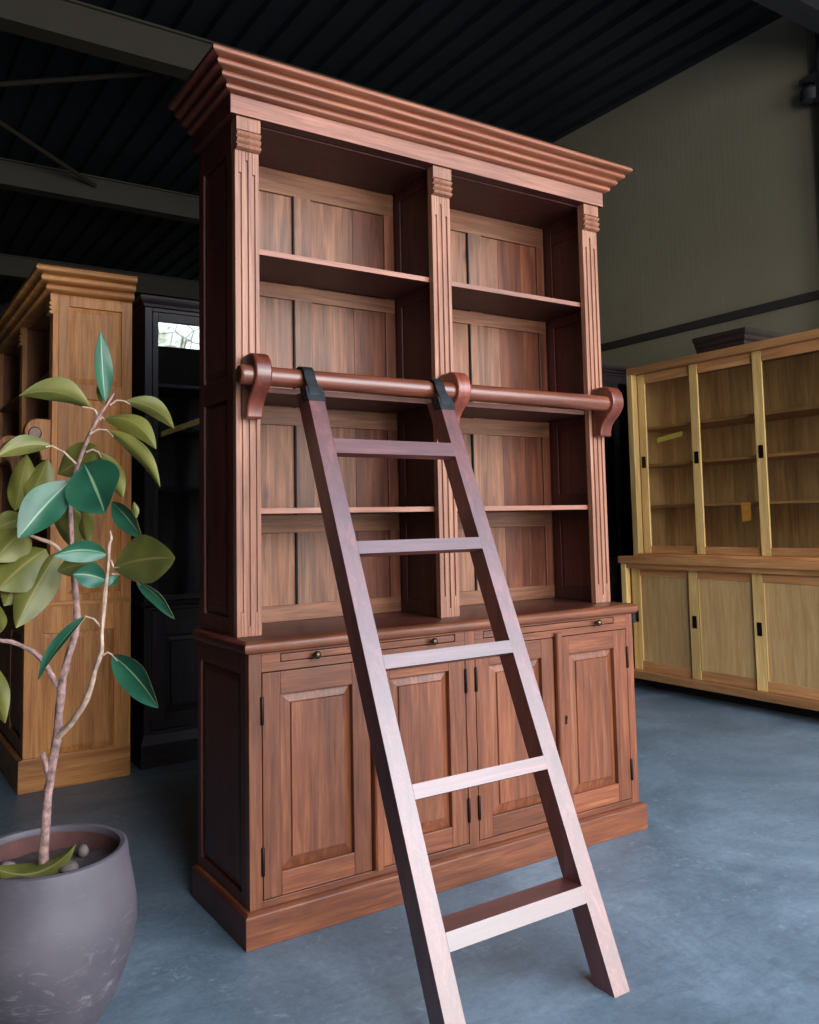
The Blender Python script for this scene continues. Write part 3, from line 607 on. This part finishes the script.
# ================================================================== potted plant
PX, PY = -0.562, -0.241
def leaf_mat(name, c0, c1, rib, rough):
    w = NT(name); tc = w.n('TexCoord'); u = w.n('SeparateXYZ'); w.l(tc.outputs['UV'], u.inputs[0])
    n = w.n('TexNoise', Scale=9.0, Detail=3.0); w.l(tc.outputs['Object'], n.inputs['Vector'])
    c = w.ramp(n.outputs['Fac'], [(0.3, srgb(c0)), (0.7, srgb(c1))])
    dv = w.math('ABSOLUTE', w.math('SUBTRACT', u.outputs['X'], 0.5))
    vein = w.math('FRACT', w.math('SUBTRACT', w.math('MULTIPLY', u.outputs['Y'], 13.0), w.math('MULTIPLY', dv, 9.0)))
    c = w.mix('MULTIPLY', 0.5, c, w.ramp(vein, [(0.0, (0.72, 0.76, 0.7, 1)), (0.12, (1, 1, 1, 1))]))
    c = w.mix('MIX', w.ramp(dv, [(0.016, (1, 1, 1, 1)), (0.030, (0, 0, 0, 1))]), c, srgb(rib))
    w.l(c, w.b.inputs['Base Color']); w.b.inputs['Roughness'].default_value = rough
    w.b.inputs['Subsurface Weight'].default_value = 0.0
    return w.mat
M['ltop'] = leaf_mat('leaf_upper', (26, 72, 54), (46, 100, 74), (128, 156, 118), 0.40)
M['lund'] = leaf_mat('leaf_underside', (76, 78, 30), (116, 114, 50), (128, 118, 66), 0.5)
M['bark'] = plain('bark', (142, 112, 106), 0.85, 0, 0.55, 70, bump=0.8)
M['twig'] = plain('young_stem', (176, 148, 128), 0.7, 0, 0.35, 60, bump=0.4)
M['soil'] = plain('dry_soil', (64, 52, 48), 0.95, 0, 0.5, 40, bump=1.0)
pw = NT('matte_pot'); tc = pw.n('TexCoord')
n1 = pw.n('TexNoise', Scale=6.0, Detail=5.0); pw.l(tc.outputs['Object'], n1.inputs['Vector'])
c = pw.ramp(n1.outputs['Fac'], [(0.3, srgb((66, 61, 68))), (0.7, srgb((88, 82, 88)))])
mp = pw.n('Mapping'); mp.inputs['Scale'].default_value = (5, 5, 14); mp.inputs['Rotation'].default_value = (0.5, 0.8, 0.4); pw.l(tc.outputs['Object'], mp.inputs['Vector'])
n2 = pw.n('TexNoise', Scale=3.2, Detail=8.0, Roughness=0.75, Distortion=1.4); pw.l(mp.outputs[0], n2.inputs['Vector'])
sc_ = pw.ramp(n2.outputs['Fac'], [(0.54, (0, 0, 0, 1)), (0.66, (0.6, 0.6, 0.6, 1))])
sz = pw.n('SeparateXYZ'); pw.l(tc.outputs['Object'], sz.inputs[0])
c = pw.mix('MIX', pw.math('MULTIPLY', sc_, pw.ramp(sz.outputs['Z'], [(0.18, (1, 1, 1, 1)), (0.36, (0.1, 0.1, 0.1, 1))])), c, srgb((140, 134, 138)))
pw.l(c, pw.b.inputs['Base Color']); pw.b.inputs['Roughness'].default_value = 0.55
M['pot'] = pw.mat
M['potin'] = plain('pot_inside', (92, 58, 54), 0.8, 0, 0.25, 20)
PL = thing('potted_plant', 'potted plant with long glossy green leaves in a rounded grey pot, left foreground', 'plant', (PX, PY, 0))
pr = [(0.078, 0.0), (0.088, 0.006), (0.098, 0.05), (0.111, 0.095), (0.128, 0.12), (0.149, 0.155), (0.167, 0.205), (0.181, 0.255), (0.186, 0.29), (0.184, 0.33), (0.177, 0.375), (0.169, 0.415), (0.166, 0.440), (0.164, 0.447), (0.159, 0.450), (0.150, 0.448), (0.147, 0.440)]
MB().lathe([(0.004, 0.002)] + pr + [(0.147, 0.435)], n=64, cap=False).build('pot', M['pot'], PL, smooth=True)
MB().lathe([(0.147, 0.4355), (0.150, 0.42), (0.154, 0.385)], n=48, cap=False).build('pot_lining', M['potin'], PL, smooth=True, fix=False)
m = MB(); rs = []
for k, r in enumerate((0.153, 0.125, 0.085, 0.05, 0.015)):
    rs.append([(r*math.cos(2*math.pi*i/28), r*math.sin(2*math.pi*i/28), 0.398 + random.uniform(-0.005, 0.006)) for i in range(28)])
m.rings(rs, True, False); n0 = len(m.v)-28; m.f.append(tuple(range(n0, n0+28))); m.m.append(0)
m.build('soil', M['soil'], PL, smooth=60, fix=True)
def loc(p): return Vector(p) - Vector((PX, PY, 0))
def smooth_path(pts, rad, sub=3):
    P = [Vector(p) for p in pts]; out, rr = [], []
    for i in range(len(P)-1):
        p0, p1, p2, p3 = P[max(i-1, 0)], P[i], P[i+1], P[min(i+2, len(P)-1)]
        for k in range(sub):
            t = k/sub
            out.append(0.5*((2*p1) + (p2-p0)*t + (2*p0-5*p1+4*p2-p3)*t*t + (3*p1-p0-3*p2+p3)*t**3)); rr.append(rad[i]+(rad[i+1]-rad[i])*t)
    out.append(P[-1]); rr.append(rad[-1]); return out, rr
for k, (pts, rad) in STEMS.items():
    pts = [loc(p) for p in pts]
    if k == 'trunk': pts = [Vector((pts[0].x, pts[0].y, 0.39))] + pts[1:]
    pp_, rr_ = smooth_path(pts, rad)
    nm = 'trunk' if k == 'trunk' else 'branch'
    MB().tube(pp_, rr_, 10, wob=0.16).build(nm, M['bark'] if k in ('trunk', 'main', 'left', 'stub') else M['twig'], PL, smooth=True)
VIEW = Vector((0.548, 0.833, 0.03))
def make_leaf(parent, pet, base, tip, wid, side, roll, droop, curl, name='leaf', N0=None):
    B, T = Vector(base), Vector(tip); L = (T-B).length; d = (T-B).normalized()
    N = -(N0 or VIEW); N = (N - d*N.dot(d)).normalized()
    N = Matrix.Rotation(R(roll), 3, d) @ N
    S = d.cross(N).normalized()
    nu, nv = 8, 16; top = []; seed = random.uniform(0, 6)
    dn = Vector((0, 0, 1)); dn = dn - d*dn.dot(d)
    for j in range(nv+1):
        t = j/nv
        c = B + d*L*t + dn*(-droop)*L*4*t*(1-t)*0.75
        hw = 0.57*wid*max(0.0, math.sin(math.pi*t**0.92))**0.86 * (1 if 0 < j < nv else 0) + 0.0006
        row = []
        for i in range(nu+1):
            u = 2*i/nu - 1
            ripple = 0.10*math.sin(8*t + 3*u + seed)*abs(u)
            row.append(c + S*hw*u + N*side*hw*(abs(u)**1.5*curl*1.6 + ripple - 0.25*curl))
        top.append(row)
    m = MB(); vs = [p for r in top for p in r]; n = nu+1
    nrm = N*side
    m.add(vs + [p - nrm*0.0007 for p in vs], [])
    k0 = len(vs); fs, mi = [], []
    up = side
    for j in range(nv):
        for i in range(nu):
            a, b, c_, e = j*n+i, j*n+i+1, (j+1)*n+i+1, (j+1)*n+i
            fs.append((a, b, c_, e)); mi.append(0); fs.append((k0+e, k0+c_, k0+b, k0+a)); mi.append(1)
    edge = [j*n for j in range(nv+1)] + [nv*n+i for i in range(1, n)] + [j*n+nu for j in range(nv-1, -1, -1)] + [i for i in range(nu-1, 0, -1)]
    for i in range(len(edge)):
        a, b = edge[i], edge[(i+1) % len(edge)]; fs.append((a, b, k0+b, k0+a)); mi.append(1)
    m.f = fs; m.m = mi
    if pet is not None:
        P0 = Vector(pet); mid = (P0+B)/2 + Vector((0, 0, 0.006))
        m.tube([P0, mid, B, B + d*L*0.12], [0.0026, 0.0022, 0.0019, 0.0012], 6, 2)
    o = m.build(name, [M['ltop'], M['lund'], M['twig']], parent, smooth=True)
    uv = o.data.uv_layers.new(name='UVMap')
    for p in o.data.polygons:
        for li in p.loop_indices:
            vi = o.data.loops[li].vertex_index
            if vi < 2*k0:
                q = vi % k0; uv.data[li].uv = ((q % n)/nu, (q//n)/nv)
    return o
for pet, b, t, w, side, roll, droop, curl in LEAVES:
    make_leaf(PL, loc(pet) if pet else None, loc(b), loc(t), w, side, roll, droop, curl)
# fallen leaf and stones lying on the soil
fl = make_leaf(None, None, (-0.662, -0.205, 0.424), (-0.508, -0.272, 0.458), 0.062, -1, -40, 0.30, 0.5, 'fallen_leaf')
tag(fl, 'fallen yellow-green leaf curled on the soil in the grey pot', 'leaf')
def pebble(loc_, r, seed, label):
    bm = bmesh.new(); bmesh.ops.create_icosphere(bm, subdivisions=2, radius=1.0); rnd = random.Random(seed)
    ax = [rnd.uniform(0.75, 1.2) for _ in range(3)]; ph = [rnd.uniform(0, 6) for _ in range(3)]
    for v in bm.verts:
        k = 1 + 0.12*math.sin(3*v.co.x+ph[0]) + 0.10*math.sin(4*v.co.y+ph[1])
        v.co = Vector((v.co.x*ax[0]*r*k, v.co.y*ax[1]*r*k, v.co.z*ax[2]*r*0.7*k))
    me = bpy.data.meshes.new('stone'); bm.to_mesh(me); bm.free(); me.materials.append(M['stone'])
    for p in me.polygons: p.use_smooth = True
    o = bpy.data.objects.new('stone', me); COL.objects.link(o); o.location = loc_
    return tag(o, label, 'stone', 'stones in the plant pot')
pebble((-0.475, -0.185, 0.411), 0.017, 1, 'reddish-grey stone at the right side of the pot, farthest from the trunk')
pebble((-0.522, -0.262, 0.409), 0.020, 2, 'flat grey stone between the trunk and the front rim of the pot')
pebble((-0.628, -0.180, 0.410), 0.020, 3, 'grey stone on the soil left of the trunk')

# ================================================================== the hall
XR, XL, YB, ZR, YF = 5.0, -6.0, 13.5, 4.94, -3.2
fw = NT('polished_concrete'); tc = fw.n('TexCoord')
n1 = fw.n('TexNoise', Scale=1.6, Detail=8.0, Roughness=0.65, Distortion=0.6); fw.l(tc.outputs['Object'], n1.inputs['Vector'])
c = fw.ramp(n1.outputs['Fac'], [(0.30, srgb((82, 97, 107))), (0.50, srgb((104, 121, 133))), (0.70, srgb((128, 146, 158)))])
mp = fw.n('Mapping'); mp.inputs['Scale'].default_value = (5, 20, 5); mp.inputs['Rotation'].default_value = (0, 0, 0.6); fw.l(tc.outputs['Object'], mp.inputs['Vector'])
n2 = fw.n('TexNoise', Scale=1.0, Detail=9.0, Roughness=0.72, Distortion=1.6); fw.l(mp.outputs[0], n2.inputs['Vector'])
c = fw.mix('MULTIPLY', 0.6, c, fw.ramp(n2.outputs['Fac'], [(0.36, (0.72, 0.73, 0.75, 1)), (0.50, (1, 1, 1, 1)), (0.66, (1.14, 1.14, 1.14, 1))]))
n4 = fw.n('TexNoise', Scale=42.0, Detail=8.0, Roughness=0.8, Distortion=0.5); fw.l(tc.outputs['Object'], n4.inputs['Vector'])
c = fw.mix('MULTIPLY', 0.95, c, fw.ramp(n4.outputs['Fac'], [(0.36, (0.78, 0.79, 0.8, 1)), (0.55, (1, 1, 1, 1)), (0.68, (1.1, 1.1, 1.1, 1))]))
vo = fw.n('TexVoronoi', feature='DISTANCE_TO_EDGE', Scale=1.3); nz = fw.n('TexNoise', Scale=2.0, Detail=4.0)
fw.l(tc.outputs['Object'], nz.inputs['Vector']); fw.l(nz.outputs['Color'], vo.inputs['Vector'])
c = fw.mix('MIX', fw.math('MULTIPLY', fw.ramp(vo.outputs['Distance'], [(0.0, (1, 1, 1, 1)), (0.012, (0, 0, 0, 1))]), fw.ramp(n4.outputs['Fac'], [(0.52, (0, 0, 0, 1)), (0.64, (0.5, 0.5, 0.5, 1))])), c, srgb((176, 186, 192)))
fw.l(c, fw.b.inputs['Base Color'])
rr = fw.n('MapRange'); rr.inputs['To Min'].default_value = 0.34; rr.inputs['To Max'].default_value = 0.62; fw.l(n2.outputs['Fac'], rr.inputs['Value']); fw.l(rr.outputs[0], fw.b.inputs['Roughness'])
bp = fw.n('Bump'); bp.inputs['Strength'].default_value = 0.15; bp.inputs['Distance'].default_value = 0.002; fw.l(n2.outputs['Fac'], bp.inputs['Height']); fw.l(bp.outputs[0], fw.b.inputs['Normal'])
st_ = lambda o: tag(o, kind='structure')
st_(MB().box(XL, XR, -9.0, YB, -0.12, 0.0).build('floor', fw.mat))

ww = NT('grey_wall_sheet'); tc = ww.n('TexCoord'); sx = ww.n('SeparateXYZ'); ww.l(tc.outputs['Object'], sx.inputs[0])
n1 = ww.n('TexNoise', Scale=0.8, Detail=3.0); ww.l(tc.outputs['Object'], n1.inputs['Vector'])
c = ww.ramp(n1.outputs['Fac'], [(0.3, srgb((134, 126, 106))), (0.7, srgb((150, 142, 120)))])
fr = ww.math('FRACT', ww.math('MULTIPLY', ww.math('ADD', sx.outputs['Y'], 0.39), 1/0.82))
c = ww.mix('MULTIPLY', 1.0, c, ww.ramp(fr, [(0.0, (0.8, 0.8, 0.8, 1)), (0.006, (0.8, 0.8, 0.8, 1)), (0.010, (1.35, 1.35, 1.35, 1)), (0.022, (1, 1, 1, 1))]))
fr2 = ww.math('FRACT', ww.math('MULTIPLY', sx.outputs['Y'], 1/0.051))
c = ww.mix('MULTIPLY', 1.0, c, ww.ramp(fr2, [(0.0, (0.90, 0.90, 0.90, 1)), (0.12, (1, 1, 1, 1))]))
ww.l(c, ww.b.inputs['Base Color']); ww.b.inputs['Roughness'].default_value = 0.6
bp = ww.n('Bump'); bp.inputs['Strength'].default_value = 0.3; bp.inputs['Distance'].default_value = 0.003; ww.l(ww.math('PINGPONG', fr2, 0.5), bp.inputs['Height']); ww.l(bp.outputs[0], ww.b.inputs['Normal'])
st_(MB().box(XR, XR+0.12, YF, YB, 0.0, ZR+0.5).build('wall_right', ww.mat))
dk = plain('dark_wall', (52, 52, 52), 0.8)
st_(MB().box(XL-0.12, XL, YF, YB, 0.0, ZR+0.5).build('wall_left', dk))
wx0, wx1, wz0, wz1 = 3.74, 4.95, 4.44, 5.0  # added window, its sky stands in for the reflection in the black cabinet
st_(MB().box(XL-0.12, wx0, YB, YB+0.12, 0.0, ZR+0.5).box(wx1, XR+0.12, YB, YB+0.12, 0.0, ZR+0.5).box(wx0, wx1, YB, YB+0.12, 0.0, wz0).box(wx0, wx1, YB, YB+0.12, wz1, ZR+0.5).build('wall_back', dk))
wo = st_(MB().box(wx0, wx0+0.05, YB+0.02, YB+0.09, wz0, wz1).box(wx1-0.05, wx1, YB+0.02, YB+0.09, wz0, wz1).box(wx0+0.05, wx1-0.05, YB+0.02, YB+0.09, wz0, wz0+0.05).box(wx0+0.05, wx1-0.05, YB+0.02, YB+0.09, wz1-0.05, wz1).build('added_window_1', M['steel']))
MB().box(wx0+0.05, wx1-0.05, YB+0.05, YB+0.056, wz0+0.05, wz1-0.05).build('glass_pane', M['glass'], wo)
st_(MB().box(XL-0.12, XF, YF-0.12, YF, 0.0, ZR+0.5).build('wall_light_block', dk))  # added unseen wall that cuts the light from the left
st_(MB().box(XR-0.035, XR-0.0005, YF+0.1, YB-0.1, 2.69, 2.752).build('trim_1', M['trim']))
# corrugated roof sheet, ribs running away from the camera
rf = plain('roof_sheet', (26, 31, 36), 0.55, 0.0, 0.1, 2)
poly = []; x = XL-0.1; pitch = 0.24
while x < XR+0.12:
    poly += [(x, ZR), (x+pitch*0.62, ZR), (x+pitch*0.70, ZR+0.045), (x+pitch*0.92, ZR+0.045)]; x += pitch
poly += [(x, ZR+0.3), (XL-0.1, ZR+0.3)]
st_(MB().prism(poly, 'y', YF, YB).build('ceiling', rf))
def beam(y, z0, z1, label, mat=None, x0=XL+0.02, x1=XR-0.02, w=0.16):
    m = MB().box(x0, x1, y-w/2, y+w/2, z1-0.016, z1).box(x0, x1, y-w/2, y+w/2, z0, z0+0.016).box(x0, x1, y-0.006-w*0.3, y+0.006-w*0.3, z0+0.016, z1-0.016)
    return tag(m.build('roof_beam', mat or M['beam']), label, 'beam', 'roof beams')
beam(3.63, 4.40, 4.665, 'steel roof beam crossing at the upper left corner, ending behind the mahogany cornice')
beam(6.80, 4.50, 4.76, 'steel roof beam in the middle of the dark roof at the left, just above the teak bookcase cornice by a gap')
beam(9.98, 4.47, 4.75, 'farthest dim steel roof beam, right above the teak bookcase cornice at the left', M['beam'])
beam(0.80, 4.38, 4.75, 'dark steel roof beam at the upper right corner above the right wall', M['steel'])
def rod(p, q, label):
    o = MB().tube([p, q], 0.022, 10).build('brace_rod', M['beam'], smooth=True); tag(o, label, 'brace', 'roof brace rods')
rod((1.15, 6.735, 4.66), (-1.85, 3.70, 4.62), 'thin steel brace rod slanting down to the middle roof beam at the left')
rod((-2.35, 6.735, 4.58), (1.28, 3.70, 4.54), 'faint steel brace rod under the nearest roof beam at the upper left')
m = MB().box(4.88, XR-0.002, 0.92, 0.936, 0, ZR-0.002).box(4.88, XR-0.002, 1.094, 1.11, 0, ZR-0.002).box(4.93, 4.95, 0.936, 1.094, 0, ZR-0.002)
tag(m.build('steel_column', M['steel']), 'dark steel column on the right wall at the edge of the photo', 'column')
t = thing('wall_bracket', 'dark bracket fixture high on the column at the right edge', 'fixture', (4.92, 1.11, 4.1))
MB().prism([(0.0, 0.0), (0.0, 0.24), (0.15, 0.22), (0.15, 0.20), (0.03, 0.16), (0.03, 0.0)], 'x', -0.035, 0.075).build('arm', M['steel'], t, 0.003)
MB().lathe([(0.03, 0.0), (0.07, 0.02), (0.075, 0.10), (0.05, 0.13)], (0.0, 0.085, 0.02), 20).build('housing', M['steel'], t, smooth=True)

# ================================================================== light, sky, camera
wd = bpy.data.worlds.new('sky'); SC.world = wd; wd.use_nodes = True; nt = wd.node_tree; bg = nt.nodes['Background']
def wn(k, **kw):
    nd = nt.nodes.new('ShaderNode' + k)
    for a, b in kw.items():
        if a in nd.inputs: nd.inputs[a].default_value = b
        else: setattr(nd, a, b)
    return nd
tc = wn('TexCoord'); sp = wn('SeparateXYZ'); nt.links.new(tc.outputs['Generated'], sp.inputs[0])
def wramp(src, stops):
    r = wn('ValToRGB'); e = r.color_ramp.elements
    while len(e) < len(stops): e.new(0.5)
    for el, (p, c) in zip(e, stops): el.position = p; el.color = c
    nt.links.new(src, r.inputs[0]); return r.outputs[0]
def wmix(mode, fac, a, b):
    m = wn('Mix', data_type='RGBA', blend_type=mode)
    for s_, v in ((m.inputs[0], fac), (m.inputs[6], a), (m.inputs[7], b)):
        if hasattr(v, 'node'): nt.links.new(v, s_)
        else: s_.default_value = v
    return m.outputs[2]
G = 0.10
sky = wramp(sp.outputs['Z'], [(0.0, (0.05, 0.06, 0.06, 1)), (0.188, (0.05, 0.06, 0.055, 1)), (0.196, (0.92, 0.97, 1.0, 1)), (0.45, (0.66, 0.80, 1.0, 1)), (0.8, (0.55, 0.70, 1.0, 1))])
nz = wn('TexNoise', Scale=70.0, Detail=6.0, Roughness=0.7); nt.links.new(tc.outputs['Generated'], nz.inputs['Vector'])
v2 = wn('TexVoronoi', feature='DISTANCE_TO_EDGE', Scale=60.0); nt.links.new(tc.outputs['Generated'], v2.inputs['Vector'])
br = wramp(v2.outputs['Distance'], [(0.012, (0.25, 0.22, 0.16, 1)), (0.05, (1, 1, 1, 1))])
lf_ = wramp(nz.outputs['Fac'], [(0.40, (0.45, 0.42, 0.28, 1)), (0.55, (1, 1, 1, 1))])
low = wramp(sp.outputs['Z'], [(0.30, (1, 1, 1, 1)), (0.36, (0, 0, 0, 1))])
sky = wmix('MULTIPLY', low, sky, wmix('MULTIPLY', 1.0, br, lf_))
nt.links.new(sky, bg.inputs['Color']); bg.inputs['Strength'].default_value = WORLD
def area(name, loc_, target, sx_, sy_, power, col):
    l = bpy.data.lights.new(name, 'AREA'); l.shape = 'RECTANGLE'; l.size = sx_; l.size_y = sy_; l.energy = power; l.color = col
    o = bpy.data.objects.new(name, l); COL.objects.link(o); o.location = loc_
    o.rotation_euler = (Vector(target)-Vector(loc_)).to_track_quat('-Z', 'Y').to_euler(); return o
for a in AREAS: area(*a)
cd = bpy.data.cameras.new('camera'); cam = bpy.data.objects.new('camera', cd); COL.objects.link(cam)
CX, CY, CZ, YAW, PITCHC, ROLL, FPX, CYO = -9.43257916e-01, -2.26112325, 1.12910261, 5.81714782e-01, 7.91500097e-02, -2.07456113e-02, 862.213978, -58.700752
f = Vector((math.sin(YAW)*math.cos(PITCHC), math.cos(YAW)*math.cos(PITCHC), math.sin(PITCHC)))
r0 = Vector((math.cos(YAW), -math.sin(YAW), 0)); u0 = r0.cross(f)
r = r0*math.cos(ROLL) + u0*math.sin(ROLL); u = -r0*math.sin(ROLL) + u0*math.cos(ROLL)
cam.matrix_world = Matrix(((r.x, u.x, -f.x, CX), (r.y, u.y, -f.y, CY), (r.z, u.z, -f.z, CZ), (0, 0, 0, 1)))
cd.sensor_fit = 'VERTICAL'; cd.sensor_height = 24.0; cd.lens = FPX/1024*24.0
cd.shift_y = -CYO/1024 * (-1 if SHIFTNEG else 1)
cd.clip_start = 0.05; cd.clip_end = 100
SC.camera = cam
SC.view_settings.view_transform = 'Standard'; SC.view_settings.look = 'None'; SC.view_settings.exposure = EXPO
